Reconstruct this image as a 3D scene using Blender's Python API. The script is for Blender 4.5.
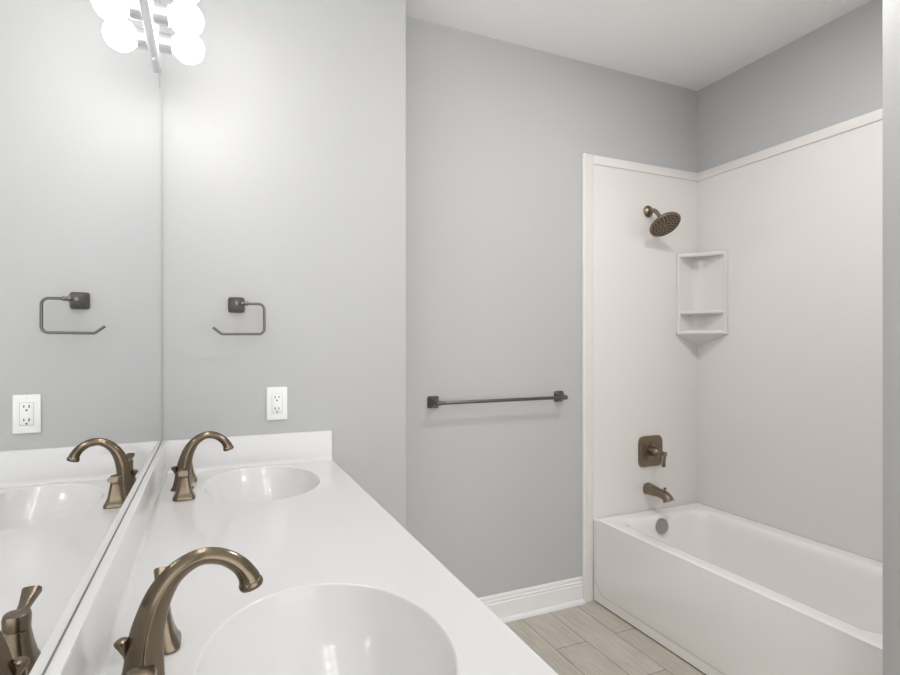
import bpy, bmesh, math, random
from mathutils import Vector, Matrix

for o in list(bpy.data.objects):
    bpy.data.objects.remove(o)
SC = bpy.context.scene
COL = SC.collection
PI = math.pi

# ------------------------------------------------------------------ camera
cam_data = bpy.data.cameras.new('camera')
cam = bpy.data.objects.new('camera', cam_data)
COL.objects.link(cam)
FPX, YAW, V0 = 542.26, 0.4151, 344.42
cam_data.sensor_fit = 'HORIZONTAL'
cam_data.sensor_width = 36.0
cam_data.lens = FPX / 900 * 36.0
cam_data.shift_y = (V0 - 337.5) / 900.0
cam_data.clip_start = 0.02
cam.location = (0, 0, 1.30)
cam.rotation_euler = (PI / 2, 0, -YAW)
SC.camera = cam

# ------------------------------------------------------------------ light and exposure
world = bpy.data.worlds.new('world')
SC.world = world
world.use_nodes = True
wbg = world.node_tree.nodes['Background']
wbg.inputs['Color'].default_value = (0.98, 0.99, 1.0, 1)
wbg.inputs['Strength'].default_value = 2.05          # even fill light, added through the rear side left without a wall
BULB = 18.0
CEIL_LAMP = 150.0
SC.view_settings.view_transform = 'Standard'
SC.view_settings.look = 'None'
SC.view_settings.gamma = 1
SC.view_settings.use_curve_mapping = False
SC.view_settings.exposure = 0.15

# ------------------------------------------------------------------ measures (metres)
XW = -0.1505         # left wall
XM = -0.1445         # mirror face
Y1 = 1.983           # wall at the end of the vanity
XO = 0.688           # outside corner of that wall
Y2 = 2.238           # back wall with the towel bar
XR = 2.5125          # long wall of the tub
XT = 1.7115          # left edge of the surround trim
XTF = 1.7795         # tub front
XG, YG = 1.663, 0.872  # wing wall corner
HC = 0.885           # counter
XC = 0.403           # counter front
YC = 0.46            # near end of the counter
HCEIL = 2.73
YBACK = -1.3

# ------------------------------------------------------------------ materials
def new_mat(name, color, rough=0.5, metal=0.0, spec=0.5, coat=0.0):
    m = bpy.data.materials.new(name)
    m.use_nodes = True
    b = m.node_tree.nodes['Principled BSDF']
    b.inputs['Base Color'].default_value = (*color, 1)
    b.inputs['Roughness'].default_value = rough
    b.inputs['Metallic'].default_value = metal
    b.inputs['Specular IOR Level'].default_value = spec
    b.inputs['Coat Weight'].default_value = coat
    b.inputs['Coat Roughness'].default_value = 0.05
    return m

def add_noise(m, scale, amount, bump=0.0, bump_scale=300.0, stretch=(1, 1, 1)):
    nt = m.node_tree
    b = nt.nodes['Principled BSDF']
    base = tuple(b.inputs['Base Color'].default_value)
    tc = nt.nodes.new('ShaderNodeTexCoord')
    mp = nt.nodes.new('ShaderNodeMapping')
    mp.inputs['Scale'].default_value = stretch
    nt.links.new(tc.outputs['Object'], mp.inputs['Vector'])
    n = nt.nodes.new('ShaderNodeTexNoise')
    n.inputs['Scale'].default_value = scale
    n.inputs['Detail'].default_value = 4
    nt.links.new(mp.outputs['Vector'], n.inputs['Vector'])
    mx = nt.nodes.new('ShaderNodeMix')
    mx.data_type = 'RGBA'
    mx.inputs['A'].default_value = tuple(c * (1 - amount) for c in base[:3]) + (1,)
    mx.inputs['B'].default_value = tuple(min(1, c * (1 + amount)) for c in base[:3]) + (1,)
    nt.links.new(n.outputs['Fac'], mx.inputs['Factor'])
    nt.links.new(mx.outputs['Result'], b.inputs['Base Color'])
    if bump:
        n2 = nt.nodes.new('ShaderNodeTexNoise')
        n2.inputs['Scale'].default_value = bump_scale
        nt.links.new(tc.outputs['Object'], n2.inputs['Vector'])
        bp = nt.nodes.new('ShaderNodeBump')
        bp.inputs['Strength'].default_value = bump
        bp.inputs['Distance'].default_value = 0.001
        nt.links.new(n2.outputs['Fac'], bp.inputs['Height'])
        nt.links.new(bp.outputs['Normal'], b.inputs['Normal'])
    return m

M = {}
M['paint'] = add_noise(new_mat('wall_paint', (0.51, 0.51, 0.51), 0.6, spec=0.22), 3.0, 0.012, 0.12, 220)
M['ceiling'] = add_noise(new_mat('ceiling_paint', (0.93, 0.93, 0.925), 0.8, spec=0.2), 4.0, 0.01, 0.1, 260)
M['trim'] = new_mat('trim_paint', (0.84, 0.835, 0.83), 0.35)
M['marble'] = add_noise(new_mat('cultured_marble', (0.71, 0.703, 0.695), 0.16, spec=0.5, coat=0.15), 2.0, 0.006)
M['acrylic'] = add_noise(new_mat('tub_acrylic', (0.93, 0.905, 0.89), 0.16, spec=0.5, coat=0.3), 2.0, 0.006)
M['panel'] = add_noise(new_mat('surround_panel', (0.81, 0.78, 0.76), 0.12, spec=0.5), 1.5, 0.012)
M['bronze'] = add_noise(new_mat('brushed_bronze', (0.20, 0.158, 0.112), 0.24, 1.0), 60.0, 0.10, stretch=(1, 1, 8))
M['pewter'] = add_noise(new_mat('dark_pewter', (0.17, 0.153, 0.14), 0.30, 1.0), 60.0, 0.08)
M['oil_bronze'] = add_noise(new_mat('aged_bronze', (0.25, 0.205, 0.15), 0.30, 1.0), 60.0, 0.12)
M['chrome'] = new_mat('chrome', (0.72, 0.72, 0.73), 0.28, 1.0)
M['nickel'] = new_mat('overflow_nickel', (0.42, 0.38, 0.37), 0.28, 1.0)
M['mirror'] = new_mat('mirror_silver', (0.93, 0.935, 0.935), 0.0, 1.0)
M['plastic'] = new_mat('white_plastic', (0.86, 0.86, 0.855), 0.3)
M['gap_shade'] = new_mat('grey_gap', (0.45, 0.45, 0.45), 0.6)
M['mirror_edge'] = new_mat('mirror_edge_metal', (0.22, 0.215, 0.21), 0.45, 0.6)
M['rubber'] = new_mat('nozzle_rubber', (0.05, 0.042, 0.035), 0.5)
M['dark'] = new_mat('slot_dark', (0.02, 0.02, 0.02), 0.6)
M['grout'] = new_mat('dark_joint', (0.12, 0.105, 0.09), 0.8)
M['cabinet'] = new_mat('cabinet_paint', (0.75, 0.75, 0.74), 0.4)

def emit_mat(name, color, strength):
    m = bpy.data.materials.new(name)
    m.use_nodes = True
    b = m.node_tree.nodes['Principled BSDF']
    b.inputs['Base Color'].default_value = (0.9, 0.9, 0.9, 1)
    b.inputs['Emission Color'].default_value = (*color, 1)
    b.inputs['Emission Strength'].default_value = strength
    return m
M['bulb'] = emit_mat('bulb_glow', (1.0, 0.99, 0.98), BULB)
M['lens'] = emit_mat('lamp_lens', (1.0, 0.985, 0.97), CEIL_LAMP)

# wood look plank tiles: planks run along y, 0.16 wide and 0.6 long, half offset
def plank_mat():
    m = bpy.data.materials.new('wood_look_tile')
    m.use_nodes = True
    nt = m.node_tree
    b = nt.nodes['Principled BSDF']
    L = nt.links.new
    tc = nt.nodes.new('ShaderNodeTexCoord')
    sep = nt.nodes.new('ShaderNodeSeparateXYZ')
    L(tc.outputs['Object'], sep.inputs[0])
    def math_(op, a, bb=None):
        n = nt.nodes.new('ShaderNodeMath'); n.operation = op
        for i, v in enumerate((a, bb)):
            if v is None: continue
            if isinstance(v, (int, float)): n.inputs[i].default_value = v
            else: L(v, n.inputs[i])
        return n.outputs[0]
    W, LN = 0.160, 0.60
    u = math_('DIVIDE', math_('SUBTRACT', sep.outputs['X'], 1.345), W)
    ui = math_('FLOOR', u)
    uf = math_('SUBTRACT', u, ui)
    odd = math_('FLOORED_MODULO', ui, 2.0)
    v = math_('DIVIDE', math_('SUBTRACT', math_('ADD', sep.outputs['Y'], math_('MULTIPLY', odd, 0.295)), 1.932), LN)
    vi = math_('FLOOR', v)
    vf = math_('SUBTRACT', v, vi)
    du = math_('MULTIPLY', math_('MINIMUM', uf, math_('SUBTRACT', 1.0, uf)), W)
    dv = math_('MULTIPLY', math_('MINIMUM', vf, math_('SUBTRACT', 1.0, vf)), LN)
    dmin = math_('MINIMUM', du, dv)
    gap = math_('LESS_THAN', dmin, 0.0016)
    comb = nt.nodes.new('ShaderNodeCombineXYZ')
    L(ui, comb.inputs[0]); L(vi, comb.inputs[1])
    wn = nt.nodes.new('ShaderNodeTexWhiteNoise')
    L(comb.outputs[0], wn.inputs['Vector'])
    # grain
    add = nt.nodes.new('ShaderNodeVectorMath'); add.operation = 'ADD'
    sc = nt.nodes.new('ShaderNodeVectorMath'); sc.operation = 'SCALE'; sc.inputs['Scale'].default_value = 7.0
    L(wn.outputs['Color'], sc.inputs[0])
    L(tc.outputs['Object'], add.inputs[0]); L(sc.outputs[0], add.inputs[1])
    mp = nt.nodes.new('ShaderNodeMapping'); mp.inputs['Scale'].default_value = (1, 0.05, 1)
    L(add.outputs[0], mp.inputs['Vector'])
    n = nt.nodes.new('ShaderNodeTexNoise'); n.inputs['Scale'].default_value = 190; n.inputs['Detail'].default_value = 6
    n.inputs['Roughness'].default_value = 0.65
    L(mp.outputs[0], n.inputs['Vector'])
    mp2 = nt.nodes.new('ShaderNodeMapping'); mp2.inputs['Scale'].default_value = (1, 0.3, 1)
    L(add.outputs[0], mp2.inputs['Vector'])
    n2 = nt.nodes.new('ShaderNodeTexNoise'); n2.inputs['Scale'].default_value = 14; n2.inputs['Detail'].default_value = 3
    L(mp2.outputs[0], n2.inputs['Vector'])
    r = nt.nodes.new('ShaderNodeValToRGB')
    r.color_ramp.elements[0].position = 0.25; r.color_ramp.elements[0].color = (0.36, 0.32, 0.265, 1)
    r.color_ramp.elements[1].position = 0.75; r.color_ramp.elements[1].color = (0.72, 0.665, 0.585, 1)
    s1 = math_('ADD', math_('MULTIPLY', n.outputs['Fac'], 0.62), math_('MULTIPLY', n2.outputs['Fac'], 0.26))
    s2 = math_('ADD', s1, math_('MULTIPLY', wn.outputs['Value'], 0.12))
    L(s2, r.inputs['Fac'])
    mx = nt.nodes.new('ShaderNodeMix'); mx.data_type = 'RGBA'
    L(gap, mx.inputs['Factor']); L(r.outputs['Color'], mx.inputs['A'])
    mx.inputs['B'].default_value = (0.15, 0.125, 0.10, 1)
    L(mx.outputs['Result'], b.inputs['Base Color'])
    b.inputs['Roughness'].default_value = 0.45
    bp = nt.nodes.new('ShaderNodeBump'); bp.inputs['Strength'].default_value = 0.4; bp.inputs['Distance'].default_value = 0.001
    L(math_('ADD', math_('MULTIPLY', n.outputs['Fac'], 0.3), math_('MULTIPLY', gap, -1.0)), bp.inputs['Height'])
    L(bp.outputs['Normal'], b.inputs['Normal'])
    return m
M['plank'] = plank_mat()

# ------------------------------------------------------------------ object helpers
def obj(name, bm, mat, parent=None, loc=(0, 0, 0), smooth=35):
    me = bpy.data.meshes.new(name)
    bmesh.ops.recalc_face_normals(bm, faces=bm.faces)
    bm.to_mesh(me); bm.free()
    me.materials.append(M[mat])
    if smooth:
        for p in me.polygons: p.use_smooth = True
        try:
            me.set_sharp_from_angle(angle=math.radians(smooth))
        except Exception:
            pass
    o = bpy.data.objects.new(name, me)
    COL.objects.link(o)
    o.location = loc
    if parent: o.parent = parent
    return o

def thing(name, label, cat, loc=(0, 0, 0), group=None):
    o = bpy.data.objects.new(name, None)
    COL.objects.link(o)
    o.empty_display_size = 0.05
    o.location = loc
    return tag(o, label, cat, group)

def tag(o, label, cat, group=None):
    o['label'] = label; o['category'] = cat
    if group: o['group'] = group
    return o

def struct(name, bm, mat, loc=(0, 0, 0), smooth=35):
    o = obj(name, bm, mat, None, loc, smooth)
    o['kind'] = 'structure'
    return o

def dup(root, loc, label):
    r = root.copy(); COL.objects.link(r); r.location = loc; r['label'] = label
    for ch in list(root.children):
        c = ch.copy(); COL.objects.link(c); c.parent = r
        for g in list(ch.children):
            d = g.copy(); COL.objects.link(d); d.parent = c
    return r

# ------------------------------------------------------------------ mesh helpers
def new(): return bmesh.new()

def box(bm, x0, x1, y0, y1, z0, z1, bev=0.0, seg=2):
    vs = [bm.verts.new((x, y, z)) for x in (x0, x1) for y in (y0, y1) for z in (z0, z1)]
    fs = [bm.faces.new([vs[i] for i in q]) for q in ((0, 1, 3, 2), (4, 6, 7, 5), (0, 4, 5, 1), (2, 3, 7, 6), (0, 2, 6, 4), (1, 5, 7, 3))]
    if bev:
        es = list({e for f in fs for e in f.edges})
        bmesh.ops.bevel(bm, geom=es, offset=bev, segments=seg, affect='EDGES', profile=0.5)
    return bm

def loft(bm, rings, cap0=True, cap1=True, closed=True):
    R = [[bm.verts.new(p) for p in r] for r in rings]
    n = len(R[0])
    for a, b in zip(R[:-1], R[1:]):
        for i in range(n if closed else n - 1):
            j = (i + 1) % n
            bm.faces.new((a[i], a[j], b[j], b[i]))
    if cap0: bm.faces.new(R[0][::-1])
    if cap1: bm.faces.new(R[-1])
    return R

def frame_of(axis):
    a = Vector(axis).normalized()
    h = Vector((0, 0, 1)) if abs(a.z) < 0.9 else Vector((1, 0, 0))
    u = h.cross(a).normalized(); v = a.cross(u)
    return a, u, v

def lathe(bm, origin, axis, prof, n=32, ex=2.0, rot=0.0, cap0=True, cap1=True, squash=1.0):
    """prof: list of (radius, height[, exponent]) along axis; exponent > 2 makes rounded squares"""
    a, u, v = frame_of(axis)
    o = Vector(origin)
    rings = []
    for p in prof:
        r, h = p[0], p[1]
        e = p[2] if len(p) > 2 else ex
        ring = []
        for i in range(n):
            t = 2 * PI * i / n
            c, s = math.cos(t), math.sin(t)
            k = (abs(c) ** e + abs(s) ** e) ** (-1 / e)
            x, y = r * k * c, r * k * s * squash
            x, y = x * math.cos(rot) - y * math.sin(rot), x * math.sin(rot) + y * math.cos(rot)
            ring.append(o + a * h + u * x + v * y)
        rings.append(ring)
    loft(bm, rings, cap0, cap1)
    return bm

def catmull(pts, sub=6):
    P = [Vector(p) for p in pts]
    P = [P[0] * 2 - P[1]] + P + [P[-1] * 2 - P[-2]]
    out = []
    for i in range(1, len(P) - 2):
        for k in range(sub):
            t = k / sub
            a, b, c, d = P[i - 1], P[i], P[i + 1], P[i + 2]
            out.append(0.5 * ((2 * b) + (c - a) * t + (2 * a - 5 * b + 4 * c - d) * t * t + (3 * b - a - 3 * c + d) * t ** 3))
    out.append(P[-2].copy())
    return out

def sweep(bm, path, size, n=24, ex=2.0, side=None, cap=True):
    """sweep a superellipse; size: list of (half width, half height) per point or one radius"""
    P = [Vector(p) for p in path]
    rings = []
    for i, p in enumerate(P):
        t = (P[min(i + 1, len(P) - 1)] - P[max(i - 1, 0)]).normalized()
        if side is not None:
            w = Vector(side); w = (w - t * w.dot(t)).normalized()
        else:
            if i == 0:
                w = frame_of(t)[1]
            else:
                w = (w - t * w.dot(t)).normalized()
        h = t.cross(w)
        s = size[i] if isinstance(size, list) else (size, size)
        e = s[2] if len(s) > 2 else ex
        ring = []
        for k in range(n):
            q = 2 * PI * k / n
            c, sn = math.cos(q), math.sin(q)
            kk = (abs(c) ** e + abs(sn) ** e) ** (-1 / e)
            ring.append(p + w * (s[0] * kk * c) + h * (s[1] * kk * sn))
        rings.append(ring)
    loft(bm, rings, cap, cap)
    return bm

def rrect(x0, x1, y0, y1, r, z, n=8):
    """rounded rectangle ring, same vertex count for every radius"""
    pts = []
    for cx, cy, a0 in ((x1 - r, y1 - r, 0), (x0 + r, y1 - r, PI / 2), (x0 + r, y0 + r, PI), (x1 - r, y0 + r, 1.5 * PI)):
        for k in range(n + 1):
            a = a0 + PI / 2 * k / n
            pts.append(Vector((cx + r * math.cos(a), cy + r * math.sin(a), z)))
    return pts

def fillet_path(pts, r, seg=8):
    P = [Vector(p) for p in pts]
    out = [P[0]]
    for i in range(1, len(P) - 1):
        a = (P[i - 1] - P[i]); b = (P[i + 1] - P[i])
        an, bn = a.normalized(), b.normalized()
        ang = an.angle(bn)
        rr = r[i] if isinstance(r, dict) and i in r else (r if not isinstance(r, dict) else 0.01)
        d = rr / math.tan(ang / 2)
        c = P[i] + (an + bn).normalized() * (rr / math.sin(ang / 2))
        s = P[i] + an * d - c; e = P[i] + bn * d - c
        for k in range(seg + 1):
            t = k / seg
            om = s.angle(e)
            v = s * (math.sin((1 - t) * om) / math.sin(om)) + e * (math.sin(t * om) / math.sin(om))
            out.append(c + v)
    out.append(P[-1])
    return out

def profile_x(bm, prof, x0, x1):
    """extrude a closed (y, z) profile along x"""
    a = [bm.verts.new((x0, y, z)) for y, z in prof]
    b = [bm.verts.new((x1, y, z)) for y, z in prof]
    n = len(prof)
    for i in range(n):
        j = (i + 1) % n
        bm.faces.new((a[i], a[j], b[j], b[i]))
    bm.faces.new(a[::-1]); bm.faces.new(b)
    return bm

# ------------------------------------------------------------------ the room
struct('floor', box(new(), XW - 0.3, XR + 0.3, YBACK, Y2 + 0.2, -0.10, 0.0), 'plank', smooth=0)
struct('ceiling', box(new(), XW - 0.3, XR + 0.3, YBACK, Y2 + 0.2, HCEIL, HCEIL + 0.1), 'ceiling', smooth=0)
struct('wall_left', box(new(), XW - 0.12, XW, YBACK, Y1, 0.0, HCEIL), 'paint', smooth=0)
struct('wall_end', box(new(), XW - 0.12, XO, Y1, Y2, 0.0, HCEIL, 0.003), 'paint')
struct('wall_back', box(new(), XW - 0.12, XR + 0.12, Y2, Y2 + 0.12, 0.0, HCEIL), 'paint', smooth=0)
struct('wall_right', box(new(), XR, XR + 0.12, YBACK, Y2, 0.0, HCEIL), 'paint', smooth=0)
struct('wall_wing', box(new(), XG, XR, YG - 0.125, YG, 0.0, HCEIL, 0.003), 'paint')

# baseboard with two grooves near its top, and a shoe moulding on the floor
y = Y2
prof = [(y, 0), (y - 0.014, 0), (y - 0.014, 0.092), (y - 0.011, 0.095), (y - 0.011, 0.098), (y - 0.0125, 0.101), (y - 0.0125, 0.107),
        (y - 0.008, 0.110), (y - 0.008, 0.114), (y - 0.010, 0.117), (y - 0.009, 0.126), (y - 0.005, 0.130), (y, 0.130)]
struct('baseboard_back', profile_x(new(), prof, XO, XT - 0.001), 'trim', smooth=0)
q = [(y - 0.014, 0.001)] + [(y - 0.014 - 0.015 * math.sin(a), 0.001 + 0.021 * math.cos(a)) for a in [PI / 2 * k / 8 for k in range(8, -1, -1)]]
struct('trim_1', profile_x(new(), q, XO, XT + 0.001), 'trim')

# ------------------------------------------------------------------ tub surround
PT = 0.006
sur = thing('shower_surround', 'off-white wall panels with raised trim lining the bathtub alcove', 'shower surround', (XT, Y2, 0))
def S(p): return (p[0] - XT, p[1] - Y2, p[2])
def sbox(bm, x0, x1, y0, y1, z0, z1, bev=0.0, seg=2):
    return box(bm, x0 - XT, x1 - XT, y0 - Y2, y1 - Y2, z0, z1, bev, seg)
ZT0, ZT1 = 2.217, 2.263
obj('end_panel', sbox(new(), XT + 0.06, XR - 0.0005, Y2 - PT, Y2 - 0.0005, 0.395, ZT1 - 0.004), 'panel', sur)
obj('long_panel', sbox(new(), XR - PT, XR - 0.0005, YG + 0.001, Y2 - PT, 0.395, ZT1 - 0.004), 'panel', sur)
obj('foot_panel', sbox(new(), XT + 0.06, XR - PT, YG + 0.0005, YG + PT, 0.395, ZT1 - 0.004), 'panel', sur)
# vertical edge trim: a rounded outer bead and a flat inner band
bm = new()
for ring in (0,):
    outl = [(XT, Y2 - 0.0005), (XT, Y2 - 0.010), (XT + 0.004, Y2 - 0.0145), (XT + 0.012, Y2 - 0.016), (XT + 0.022, Y2 - 0.0145), (XT + 0.028, Y2 - 0.0115),
            (XT + 0.032, Y2 - 0.0110), (XT + 0.064, Y2 - 0.0110), (XT + 0.067, Y2 - 0.009), (XT + 0.067, Y2 - 0.0005)]
    loft(bm, [[Vector(S((a, b, 0.0))) for a, b in outl], [Vector(S((a, b, ZT1))) for a, b in outl]])
obj('edge_trim', bm, 'panel', sur)
bm = new()
sbox(bm, XT + 0.066, XR - PT, Y2 - 0.0125, Y2 - PT, ZT0, ZT1, 0.003)
obj('top_trim', bm, 'panel', sur)
bm = new()
sbox(bm, XR - 0.0125, XR - PT, YG + PT, Y2 - PT - 0.0065, ZT0, ZT1, 0.003)
obj('top_trim', bm, 'panel', sur)

# ------------------------------------------------------------------ bathtub
HT = 0.414
tub = thing('bathtub', 'white alcove bathtub with a flat apron front and rounded rim', 'bathtub', (XTF, Y2, 0))
tx0, tx1, ty0, ty1 = 0.0, XR - PT - XTF - 0.0005, YG + PT - Y2 + 0.0005, -PT - 0.0005
bm = new()
rings = [rrect(tx0 + 0.000, tx1, ty0, ty1, 0.004, 0.0),
         rrect(tx0 + 0.000, tx1, ty0, ty1, 0.004, HT - 0.024),
         rrect(tx0, tx1, ty0, ty1, 0.004, HT - 0.016),
         rrect(tx0, tx1, ty0, ty1, 0.004, HT - 0.009),
         rrect(tx0 + 0.0025, tx1 - 0.001, ty0 + 0.001, ty1 - 0.001, 0.005, HT - 0.0035),
         rrect(tx0 + 0.008, tx1 - 0.004, ty0 + 0.004, ty1 - 0.004, 0.006, HT),
         rrect(tx0 + 0.022, tx1 - 0.018, ty0 + 0.018, ty1 - 0.018, 0.012, HT)]
ix0, ix1, iy0, iy1 = 0.077, tx1 - 0.075, ty0 + 0.085, ty1 - 0.085
def inr(d, foot, r, z, head=None, back=None):
    return rrect(ix0 + d, ix1 - (d if back is None else back), iy0 + foot, iy1 - (d if head is None else head), r, z)
rings += [inr(-0.006, -0.006, 0.085, HT - 0.0005), inr(0.004, 0.004, 0.085, HT - 0.003), inr(0.012, 0.013, 0.085, HT - 0.010),
          inr(0.019, 0.022, 0.085, HT - 0.022), inr(0.023, 0.034, 0.088, HT - 0.045), inr(0.034, 0.085, 0.095, 0.26),
          inr(0.050, 0.16, 0.105, 0.15), inr(0.066, 0.21, 0.11, 0.095), inr(0.090, 0.25, 0.105, 0.072), inr(0.125, 0.29, 0.09, 0.064)]
loft(bm, rings, True, True)
obj('tub_shell', bm, 'acrylic', tub, smooth=50)
# raised apron panel with a rounded lower corner
def apron_outline(ins):
    a0, a1, z0, z1 = ty0 + 0.02 + ins, -0.022 - ins, 0.048 + ins, HT - 0.012
    z1 += ins
    r = 0.085 - ins
    pts = [(a1, z1)]
    for k in range(13):
        t = PI / 2 * k / 12
        pts.append((a1 - r + r * math.cos(t), z0 + r - r * math.sin(t)))
    for k in range(13):
        t = PI / 2 * k / 12
        pts.append((a0 + r - r * math.sin(t), z0 + r - r * math.cos(t)))
    pts.append((a0, z1))
    return pts
bm = new()
R0 = [Vector((0.0005, a, z)) for a, z in apron_outline(0.0)]
ZA, ZB = HT - 0.012, 0.048
def lean(z, d): return -0.0003 - d * (ZA - z) / (ZA - ZB)      # the panel leans out from the rim towards its foot
R1 = [Vector((lean(z, 0.008), a, z)) for a, z in apron_outline(0.006)]
R2 = [Vector((lean(z, 0.011), a, z)) for a, z in apron_outline(0.014)]
loft(bm, [R0, R1, R2], True, True)
obj('apron_panel', bm, 'acrylic', tub, smooth=60)
bm = new(); box(bm, -0.0016, 0.002, ty0 + 0.001, ty1 - 0.016, 0.0002, 0.0035)
obj('base_joint', bm, 'grout', tub, smooth=0)
# overflow cover on the head wall of the basin
oz = 0.362
oy = iy1 - 0.030
bm = new()
lathe(bm, (2.128 - XTF, oy + 0.006, oz), (0, -1, 0.10), [(0.039, 0.0), (0.040, 0.006), (0.038, 0.011), (0.030, 0.014), (0.012, 0.0155), (0.004, 0.0145)], 40)
ofl = obj('overflow_cover', bm, 'nickel', tub)
ofl['label'] = 'round brushed metal overflow cover'

# ------------------------------------------------------------------ shower fittings
# tub spout
sx, sz = 2.140, 0.529
sp = thing('tub_spout', 'bronze tub spout with a pull-up knob, above the bathtub rim', 'tub spout', (sx, Y2 - PT - 0.0005, sz))
path = catmull([(0, 0, 0), (0, -0.02, 0.0), (0, -0.055, -0.002), (0, -0.09, -0.003), (0, -0.118, -0.007), (0, -0.138, -0.016), (0, -0.148, -0.032)], 5)
szs = []
for i, p in enumerate(path):
    t = i / (len(path) - 1)
    r = 0.031 - 0.009 * min(1, t / 0.45) + (0.003 * max(0, (t - 0.8) / 0.2))
    szs.append((r * 0.98, r, 3.2))
bm = new(); sweep(bm, path, szs, 24, 3.2, side=(1, 0, 0))
obj('spout_body', bm, 'oil_bronze', sp, smooth=40)
bm = new()
lathe(bm, (0, -0.124, 0.008), (0, 0.10, 1), [(0.0035, 0), (0.0035, 0.014), (0.0075, 0.018), (0.008, 0.024), (0.004, 0.026)], 16)
obj('diverter_knob', bm, 'oil_bronze', sp)

# shower valve
vx, vz = 2.156, 0.728
va = thing('shower_valve', 'square bronze shower valve plate with a lever handle on the surround', 'shower valve', (vx, Y2 - PT - 0.0005, vz))
bm = new()
lathe(bm, (0, 0, 0), (0, -1, 0), [(0.080, 0, 7.0), (0.083, 0.004, 6.5), (0.081, 0.009, 6.0), (0.070, 0.013, 5.0), (0.030, 0.015, 3.0)], 48)
obj('escutcheon', bm, 'oil_bronze', va, smooth=30)
bm = new()
lathe(bm, (-0.006, -0.012, 0.004), (0, -1, 0), [(0.044, 0), (0.044, 0.007), (0.041, 0.0085), (0.037, 0.0065), (0.026, 0.007), (0.0235, 0.030), (0.021, 0.048), (0.014, 0.054), (0.011, 0.060), (0.010, 0.085), (0.012, 0.092), (0.012, 0.104), (0.007, 0.108)], 32)
obj('hub', bm, 'oil_bronze', va)
bm = new()
sweep(bm, [(-0.006, -0.111, 0.012), (-0.006, -0.110, -0.01), (-0.007, -0.106, -0.035), (-0.008, -0.104, -0.058), (-0.008, -0.103, -0.064)],
      [(0.010, 0.008), (0.007, 0.006), (0.0075, 0.006), (0.012, 0.008), (0.009, 0.005)], 16, 3.0, side=(1, 0, 0))
obj('lever', bm, 'oil_bronze', va)

# shower head
hx = 2.143
sh = thing('showerhead', 'round bronze shower head on a short bent arm, high on the surround', 'shower head', (hx, Y2 - PT - 0.0005, 2.012))
bm = new()
lathe(bm, (0, 0, 0), (0, -1, 0), [(0.031, 0), (0.032, 0.004), (0.028, 0.010), (0.018, 0.017), (0.012, 0.020)], 32)
obj('flange', bm, 'oil_bronze', sh)
nrm = Vector((-0.03, -0.60, -0.80)).normalized()
fc = Vector((0.006, 2.116 - Y2 + PT, 1.917 - 2.012))
neck = fc - nrm * 0.048
bm = new()
sweep(bm, catmull([(0, -0.005, 0), (0, -0.03, -0.001), (0, -0.052, -0.009), tuple(neck + Vector((0, 0.008, 0.010))), tuple(neck)], 6), 0.0105, 18)
obj('arm', bm, 'oil_bronze', sh)
bm = new()
lathe(bm, neck, nrm, [(0.014, -0.004), (0.017, 0.002), (0.017, 0.010), (0.022, 0.016), (0.045, 0.026), (0.072, 0.034), (0.081, 0.040), (0.082, 0.046), (0.079, 0.049)], 48)
hd = obj('head', bm, 'oil_bronze', sh)
bm = new()
lathe(bm, neck, nrm, [(0.0785, 0.0485), (0.0775, 0.0508), (0.074, 0.0512), (0.05, 0.0520), (0.004, 0.0525)], 48)
obj('spray_face', bm, 'oil_bronze', hd)
a, u, v = frame_of(nrm)
for rr, cnt in ((0.066, 22), (0.051, 17), (0.036, 12), (0.019, 6)):
    bm = new()
    for k in range(cnt):
        t = 2 * PI * k / cnt
        lathe(bm, neck + a * 0.0505 + u * rr * math.cos(t) + v * rr * math.sin(t), a, [(0.0052, 0), (0.0046, 0.004), (0.002, 0.005)], 8)
    obj('nozzle_ring', bm, 'rubber', hd)

# ------------------------------------------------------------------ corner shelf
cs = thing('corner_shelf', 'white two-tier shelf moulded into the corner above the bathtub', 'corner shelf', (XR - PT, Y2 - PT, 1.290))
LA, LB = 0.163, 0.197                     # reach along the back wall (-x) and along the long wall (-y)
zb, ztop = 1.352 - 1.285, 1.792 - 1.285
def tri(z, ins=0.0, f=1.0):
    g = 0.0006
    return [Vector((-g - ins, -g - ins, z)), Vector((-g - LA * f, -g - ins, z)), Vector((-g - LA * f, -0.014, z)),
            Vector((-0.014, -g - LB * f, z)), Vector((-g - ins, -g - LB * f, z))]
def slab(z0, z1, rnd=0.004):
    bm = new()
    P = tri(0)
    # front edge softened: the two front points pulled back slightly on the outermost layers
    def lay(z, pull):
        out = []
        n = Vector((LB, LA, 0)).normalized()
        for i, p in enumerate(P):
            if i in (2, 3): out.append(Vector((p.x + n.x * pull, p.y + n.y * pull, z)))
            else: out.append(Vector((p.x, p.y, z)))
        return out
    loft(bm, [lay(z0, rnd), lay(z0 + rnd, 0), lay(z1 - rnd, 0), lay(z1, rnd)])
    return bm
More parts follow.
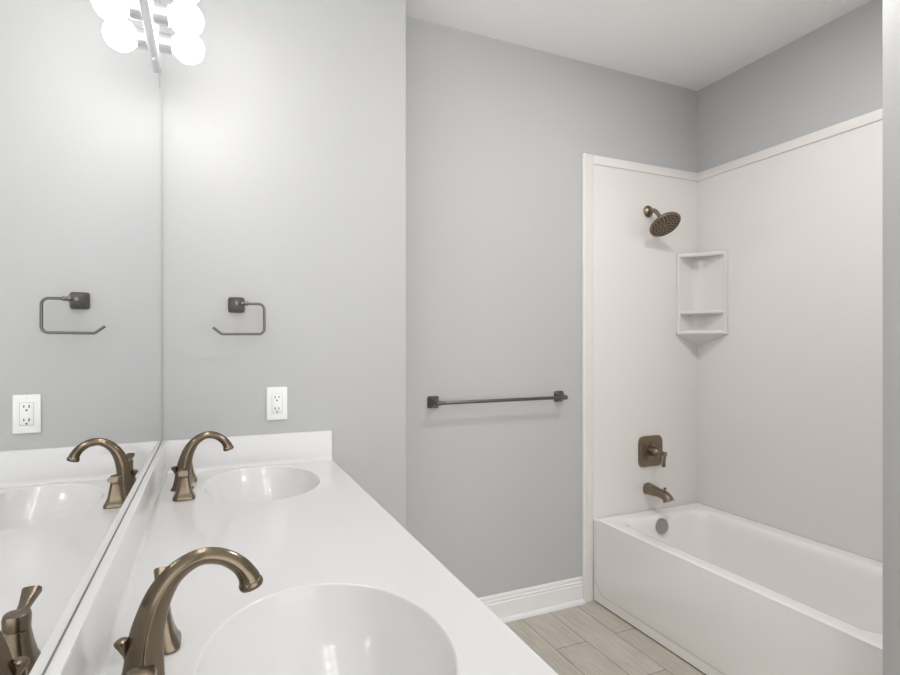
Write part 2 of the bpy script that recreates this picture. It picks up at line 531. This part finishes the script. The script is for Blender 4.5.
# shell: side panels on both walls, flattened back corner, upright edge beads
bm = new()
T = 0.010
in_ = [Vector((-0.0006, -0.0006, 0)), Vector((-LA, -0.0006, 0)), Vector((-LA - 0.0006, -0.018, 0)), Vector((-LA + 0.003, -0.021, 0)), Vector((-LA + 0.014, -0.020, 0)), Vector((-LA + 0.019, -T, 0)),
       Vector((-0.062, -T, 0)), Vector((-0.042, -0.016, 0)), Vector((-0.020, -0.048, 0)), Vector((-T, -0.070, 0)),
       Vector((-T, -LB + 0.019, 0)), Vector((-0.020, -LB + 0.014, 0)), Vector((-0.021, -LB + 0.003, 0)), Vector((-0.018, -LB - 0.0006, 0)), Vector((-0.0006, -LB, 0))]
loft(bm, [[p + Vector((0, 0, zb)) for p in in_], [p + Vector((0, 0, ztop)) for p in in_]])
obj('shell', bm, 'panel', cs, smooth=40)
obj('canopy', slab(ztop - 0.020, ztop, 0.006), 'panel', cs)
obj('shelf', slab(1.460 - 1.285, 1.480 - 1.285, 0.006), 'panel', cs)
obj('shelf', slab(zb - 0.002, zb + 0.018, 0.006), 'panel', cs)
bm = new()
P = tri(zb - 0.002)
top = [bm.verts.new(p) for p in P]
tip = bm.verts.new((-0.0006, -0.0006, 0.0))
bm.faces.new(top)
for i in range(5):
    bm.faces.new((top[i], top[(i + 1) % 5], tip))
obj('base_wedge', bm, 'panel', cs, smooth=0)

# ------------------------------------------------------------------ towel bar on the back wall
tb = thing('towel_bar', 'long dark pewter towel bar fixed to the grey back wall', 'towel bar', (0.903, Y2 - 0.0005, 1.044))
def square_post(bm, at, reach, r0=0.027):
    lathe(bm, at, (0, -1, 0), [(r0 * 0.97, 0, 8), (r0, 0.003, 8), (r0 * 0.97, 0.007, 8), (r0 * 0.90, 0.009, 8), (r0 * 0.62, 0.024, 7), (r0 * 0.44, 0.036, 5),
                               (r0 * 0.40, 0.042, 3), (r0 * 0.44, reach - 0.008, 2), (r0 * 0.42, reach + 0.004, 2), (r0 * 0.30, reach + 0.009, 2), (r0 * 0.06, reach + 0.012, 2)], 48)
    return bm
BL = 0.669
obj('post', square_post(new(), (0, 0, 0), 0.060), 'pewter', tb, smooth=30)
obj('post', square_post(new(), (BL, 0, 0), 0.060), 'pewter', tb, smooth=30)
bm = new()
lathe(bm, (-0.002, -0.060, 0), (1, 0, 0), [(0.006, 0), (0.0095, 0.010), (0.0095, 0.020), (0.0075, 0.026), (0.0078, 0.034), (0.0078, BL - 0.030), (0.0075, BL - 0.024), (0.0095, BL - 0.016), (0.0095, BL + 0.006), (0.0065, BL + 0.011)], 24)
obj('bar', bm, 'pewter', tb)

# ------------------------------------------------------------------ open ring holder on the vanity end wall
hr = thing('towel_ring', 'open dark pewter ring holder on the wall above the outlet', 'towel ring', (0.079, Y1 - 0.0005, 1.434))
obj('post', square_post(new(), (0, 0, 0), 0.050, 0.0265), 'pewter', hr, smooth=30)
bm = new()
pth = fillet_path([(0.0, -0.050, 0.002), (0.086, -0.050, 0.002), (0.086, -0.050, -0.099), (-0.046, -0.050, -0.100), (-0.073, -0.050, -0.078)], {1: 0.018, 2: 0.018, 3: 0.012}, 8)
sweep(bm, pth, 0.0043, 14)
lathe(bm, (0.012, -0.050, 0.002), (1, 0, 0), [(0.005, 0), (0.008, 0.006), (0.008, 0.010), (0.0055, 0.014), (0.0072, 0.018), (0.0072, 0.021), (0.0045, 0.024)], 18)
obj('ring', bm, 'pewter', hr)

# ------------------------------------------------------------------ electrical outlet
ou = thing('electrical_outlet', 'white rectangular wall outlet plate above the counter end splash', 'outlet', (0.211, Y1 - 0.0005, 1.0935))
bm = new()
box(bm, -0.035, 0.035, -0.006, 0, -0.0575, 0.0575, 0.003, 3)
obj('cover_plate', bm, 'plastic', ou)
bm = new()
box(bm, -0.0168, 0.0168, -0.0078, -0.004, -0.0335, 0.0335, 0.0015)
rc = obj('receptacle', bm, 'plastic', ou)
obj('insert_gap', box(new(), -0.0178, 0.0178, -0.0062, -0.004, -0.0345, 0.0345), 'gap_shade', rc, smooth=0)  # shade of the gap around the receptacle, put in as flat grey
for dz in (0.020, -0.020):
    for dx, hh in ((-0.0063, 0.0046), (0.0063, 0.0038)):
        obj('slot', box(new(), dx - 0.0013, dx + 0.0013, -0.0081, -0.0070, dz + 0.003 - hh, dz + 0.003 + hh), 'dark', rc, smooth=0)
    obj('ground_hole', lathe(new(), (0, -0.0070, dz - 0.0085), (0, -1, 0), [(0.0026, 0), (0.0026, 0.0011)], 12), 'dark', rc, smooth=0)
for dz in (0.048, -0.048):
    obj('screw', lathe(new(), (0, -0.0055, dz), (0, -1, 0), [(0.003, 0), (0.003, 0.001), (0.002, 0.0016)], 14), 'plastic', ou)

# ------------------------------------------------------------------ vanity: cabinet and top
vc = thing('vanity_cabinet', 'pale painted cabinet standing under the double-sink counter', 'cabinet', (XW, YC, 0))
CW = XC - 0.03 - XW
CL = Y1 - YC - 0.012
cx1 = CW - 0.02
bm = new()
ZC1 = HC - 0.0335
box(bm, 0.001, 0.013, 0.030, CL - 0.018, 0.108, ZC1); box(bm, 0.001, cx1, 0.012, 0.030, 0.09, ZC1); box(bm, 0.001, cx1, CL - 0.018, CL, 0.09, ZC1)
box(bm, 0.001, cx1, 0.030, CL - 0.018, 0.09, 0.108); box(bm, cx1 - 0.018, cx1, 0.030, CL - 0.018, 0.108, ZC1)
obj('carcass', bm, 'cabinet', vc, smooth=0)
bm = new(); box(bm, 0.001, cx1 - 0.06, 0.02, CL - 0.01, 0.0, 0.0895)
obj('toe_kick', bm, 'cabinet', vc, smooth=0)
dw = (CL - 0.02) / 4
for k in range(4):
    y0 = 0.016 + k * dw
    bm = new(); box(bm, cx1 + 0.0005, cx1 + 0.019, y0 + 0.004, y0 + dw - 0.004, 0.11, HC - 0.06, 0.003)
    d = obj('door', bm, 'cabinet', vc)
    ky = y0 + dw - 0.04 if k % 2 == 0 else y0 + 0.04
    bm = new(); lathe(bm, (cx1 + 0.0185, ky, HC - 0.14), (1, 0, 0), [(0.006, 0), (0.006, 0.01), (0.014, 0.016), (0.014, 0.022), (0.006, 0.026)], 18)
    obj('knob', bm, 'pewter', d)

vt = thing('countertop', 'glossy white counter with two oval sinks moulded in one piece', 'countertop', (XW, YC, HC))
TX0, TX1 = 0.0005, XC - XW
TY0, TY1 = 0.0, Y1 - YC - 0.0005
SINKS = [(0.145 - XW, 0.738 - YC), (0.145 - XW, 1.728 - YC)]
SA, SB = 0.166, 0.218
bm = new()
ed = 0.006
N = 96
ymid = (SINKS[0][1] + SINKS[1][1]) / 2
for (cx, cy), (ya, yb) in zip(SINKS, ((TY0 + ed, ymid), (ymid, TY1))):
    xa, xb = TX0, TX1 - ed
    angs = [2 * PI * k / N for k in range(N)]
    # snap the nearest rays to the rectangle's corners
    for qx, qy in ((xa, ya), (xa, yb), (xb, ya), (xb, yb)):
        ca = math.atan2(qy - cy, qx - cx) % (2 * PI)
        k = min(range(N), key=lambda i: abs((angs[i] - ca + PI) % (2 * PI) - PI))
        angs[k] = ca
    e_, r_ = [], []
    for t in angs:
        c, s = math.cos(t), math.sin(t)
        re = 1 / math.sqrt((c / SA) ** 2 + (s / SB) ** 2)
        rr = min(((xb - cx) / c) if c > 1e-9 else ((xa - cx) / c) if c < -1e-9 else 9, ((yb - cy) / s) if s > 1e-9 else ((ya - cy) / s) if s < -1e-9 else 9)
        e_.append(Vector((cx + re * c, cy + re * s, 0))); r_.append(Vector((cx + rr * c, cy + rr * s, 0)))
    loft(bm, [e_, r_], False, False)
# rounded outer edge (front and near end) and underside
def outline(d, z): return [Vector((TX0, TY0 + ed - d, z)), Vector((TX1 - ed + d, TY0 + ed - d, z)), Vector((TX1 - ed + d, TY1, z)), Vector((TX0, TY1, z))]
edge = [outline(0, 0)]
for k in range(1, 6):
    a = PI / 2 * k / 5
    edge.append(outline(ed * math.sin(a), -ed + ed * math.cos(a)))
edge.append(outline(ed, -0.026)); edge.append(outline(ed - 0.003, -0.032))
loft(bm, edge, False, False)
obj('counter', bm, 'marble', vt, smooth=40)
for cx, cy in SINKS:
    bm = new()
    prof = [(1.0, 0.0), (0.992, -0.0006), (0.985, -0.0022), (0.979, -0.005)]
    for k in range(1, 15):
        f = 0.979 + (0.15 - 0.979) * k / 14
        prof.append((f, -0.005 - 0.133 * (1 - (f / 0.979) ** 2) ** 0.85))
    rings = []
    for f, z in prof:
        # the bowl gets rounder towards the drain
        a = SA * f; b = SB * f + (SA * f - SB * f) * max(0, (0.5 - f) / 0.5)
        rings.append([Vector((cx + a * math.cos(2 * PI * k / N), cy + b * math.sin(2 * PI * k / N), z)) for k in range(N)])
    loft(bm, rings, False, False)
    obj('sink_bowl', bm, 'marble', vt, smooth=60)
    bm = new()
    lathe(bm, (cx, cy, prof[-1][1] - 0.004), (0, 0, 1), [(0.027, 0), (0.029, 0.004), (0.027, 0.006), (0.022, 0.005), (0.0205, 0.002), (0.018, 0.002), (0.0175, 0.007), (0.008, 0.010), (0.002, 0.0105)], 32)
    dr = obj('drain', bm, 'bronze', vt)
    dr['label'] = 'round bronze sink drain'
bm = new()
BT = 0.020
def splash_prof(t, h=0.1035):
    return [(0, 0), (t + 0.010, 0.0002), (t + 0.005, 0.0012), (t + 0.002, 0.0035), (t + 0.0004, 0.008), (t, 0.013), (t, h - 0.004), (t - 0.0012, h - 0.0012), (t - 0.004, h), (0, h)]
loft(bm, [[Vector((TX0 + x, yy, z)) for x, z in splash_prof(BT)] for yy in (TY0, TY1)])
obj('back_splash', bm, 'marble', vt)
bm = new()
loft(bm, [[Vector((xx, TY1 - y_, z)) for y_, z in splash_prof(0.018)] for xx in (BT - 0.001, TX1 - 0.0035)])
obj('end_splash', bm, 'marble', vt)

# ------------------------------------------------------------------ faucets
def make_faucet(loc, label):
    t = thing('sink_faucet', label, 'faucet', loc, 'widespread faucets on the counter')
    # spout: rounded-square section, flared foot, high arch, flared mouth
    path = catmull([(0, 0, 0.0), (0.0, 0, 0.012), (0.0015, 0, 0.030), (0.003, 0, 0.055), (0.008, 0, 0.083), (0.019, 0, 0.114), (0.037, 0, 0.138), (0.062, 0, 0.151),
                    (0.087, 0, 0.148), (0.107, 0, 0.135), (0.118, 0, 0.120), (0.122, 0, 0.108)], 6)
    n = len(path)
    key = [(0, 0.0265), (0.03, 0.0255), (0.08, 0.0215), (0.18, 0.0190), (0.30, 0.0168), (0.42, 0.0138), (0.52, 0.0114), (0.62, 0.0097), (0.75, 0.0093), (0.88, 0.0103), (0.95, 0.0118), (1.0, 0.0128)]
    def rad(f):
        for (a, ra), (b, rb) in zip(key[:-1], key[1:]):
            if f <= b: return ra + (rb - ra) * (f - a) / (b - a)
        return key[-1][1]
    szs = []
    for i in range(n):
        f = i / (n - 1)
        r = rad(f)
        e = 1.42 if f < 0.86 else 1.42 + 0.6 * (f - 0.86) / 0.14
        szs.append((r * 1.10, r * (1.16 if f < 0.5 else 1.12), e))
    bm = new()
    sweep(bm, path, szs, 64, 3.4, side=(0, 1, 0))
    s = obj('spout', bm, 'bronze', t, smooth=50)
    d = (path[-1] - path[-2]).normalized()
    bm = new()
    lathe(bm, path[-1] - d * 0.001, d, [(0.0132, -0.004), (0.0148, -0.002), (0.0152, 0.002), (0.0140, 0.005), (0.0115, 0.005), (0.0105, -0.002)], 28)
    obj('spout_tip', bm, 'bronze', s)
    # lift rod behind the spout
    bm = new()
    lathe(bm, (-0.009, 0, 0.015), (-0.26, 0, 1), [(0.0028, 0), (0.0028, 0.034), (0.0042, 0.038), (0.0055, 0.043), (0.0078, 0.049), (0.0078, 0.052), (0.005, 0.054)], 20)
    obj('lift_rod', bm, 'bronze', t)
    for sgn in (-1, 1):
        bm = new()
        hy = 0.102 * sgn
        lathe(bm, (0.009, hy, 0), (0, 0, 1), [(0.0265, 0, 5.0), (0.0280, 0.002, 5.0), (0.0275, 0.006, 5.0), (0.0235, 0.012, 5.0), (0.0195, 0.023, 4.5), (0.0165, 0.037, 4.0), (0.0145, 0.052, 3.0),
                                           (0.0138, 0.0575, 3.0), (0.0130, 0.0582, 3.0), (0.0130, 0.0590, 3.0), (0.0142, 0.0598, 3.0), (0.0145, 0.073, 3.0), (0.0135, 0.077, 3.0), (0.009, 0.0785, 2.6)], 40)
        h = obj('handle', bm, 'bronze', t, smooth=30)
        bm = new()
        sweep(bm, [(0.009, hy + sgn * 0.000, 0.068), (0.009, hy + sgn * 0.014, 0.0695), (0.009, hy + sgn * 0.032, 0.073), (0.009, hy + sgn * 0.052, 0.0775), (0.009, hy + sgn * 0.063, 0.080)],
              [(0.0080, 0.0055), (0.0062, 0.0050), (0.0070, 0.0050), (0.0098, 0.0060), (0.0115, 0.0068)], 20, 3.5, side=(1, 0, 0))
        obj('lever', bm, 'bronze', h, smooth=30)
    return t
f1 = make_faucet((-0.075, 1.728, HC + 0.0003), 'bronze arched faucet at the far sink beside the end wall')
f2 = dup(f1, (-0.075, 0.740, HC + 0.0003), 'large bronze arched faucet in the foreground at the near sink')

# ------------------------------------------------------------------ mirror
mi = thing('wall_mirror', 'large frameless mirror on the left wall above the back splash', 'mirror', (XW, YC, HC + 0.1038))
ML = Y1 - YC - 0.004
MH = 2.088 - HC - 0.1038
bm = new(); box(bm, 0.0003, XM - XW, 0, ML, 0.0005, MH, 0.0008, 1)
obj('glass', bm, 'mirror', mi, smooth=0)
bm = new(); box(bm, 0.0003, XM - XW + 0.0008, 0, ML, 0.0001, 0.0022)  # thin dark strip along the bottom edge of the glass
obj('bottom_strip', bm, 'mirror_edge', mi, smooth=0)
for yy in (0.25, ML - 0.28):
    bm = new(); box(bm, 0.0003, XM - XW + 0.002, yy - 0.003, yy + 0.003, MH - 0.006, MH + 0.004, 0.0008)
    obj('clip', bm, 'mirror_edge', mi)

# ------------------------------------------------------------------ bath bar lights
LZ0, LZ1 = 2.102, 2.212
def make_bar(loc, label):
    t = thing('vanity_light', label, 'light fixture', loc, 'globe bar lights above the mirror')
    bm = new(); box(bm, 0.0004, 0.017, -0.305, 0.305, -0.055, 0.055, 0.002, 2)
    obj('back_plate', bm, 'chrome', t)
    for k in range(4):
        yy = -0.228 + 0.152 * k
        bm = new(); lathe(bm, (0.0165, yy, 0), (1, 0, 0), [(0.027, 0), (0.027, 0.033), (0.0255, 0.035), (0.022, 0.035)], 36)
        s = obj('socket', bm, 'chrome', t)
        R = 0.0425
        prof = [(0.018, 0.0), (0.020, 0.006)]
        for i in range(3, 17):
            a = PI * i / 16
            prof.append((max(0.001, R * math.sin(a)), 0.0435 - R * math.cos(a)))
        bm = new(); lathe(bm, (0.047, yy, 0), (1, 0, 0), prof, 32)
        obj('globe_bulb', bm, 'bulb', t)
    return t
b1 = make_bar((XW, 1.512, (LZ0 + LZ1) / 2), 'chrome bar light with round globe bulbs above the mirror, over the far sink')
b2 = dup(b1, (XW, 0.738, (LZ0 + LZ1) / 2), 'chrome bar light with round globe bulbs above the mirror, over the near sink')

# ------------------------------------------------------------------ ceiling lamp over the floor (above the frame)
cl = thing('ceiling_light', 'round white flush ceiling lamp over the middle of the floor', 'ceiling light', (1.58, 1.12, HCEIL))
bm = new(); lathe(bm, (0, 0, -0.0005), (0, 0, -1), [(0.105, 0), (0.108, 0.006), (0.104, 0.012), (0.090, 0.013), (0.088, 0.006)], 40)
obj('ring', bm, 'trim', cl)
bm = new(); lathe(bm, (0, 0, -0.006), (0, 0, -1), [(0.087, 0), (0.086, 0.004), (0.05, 0.012), (0.004, 0.014)], 40)
obj('lens', bm, 'lens', cl)
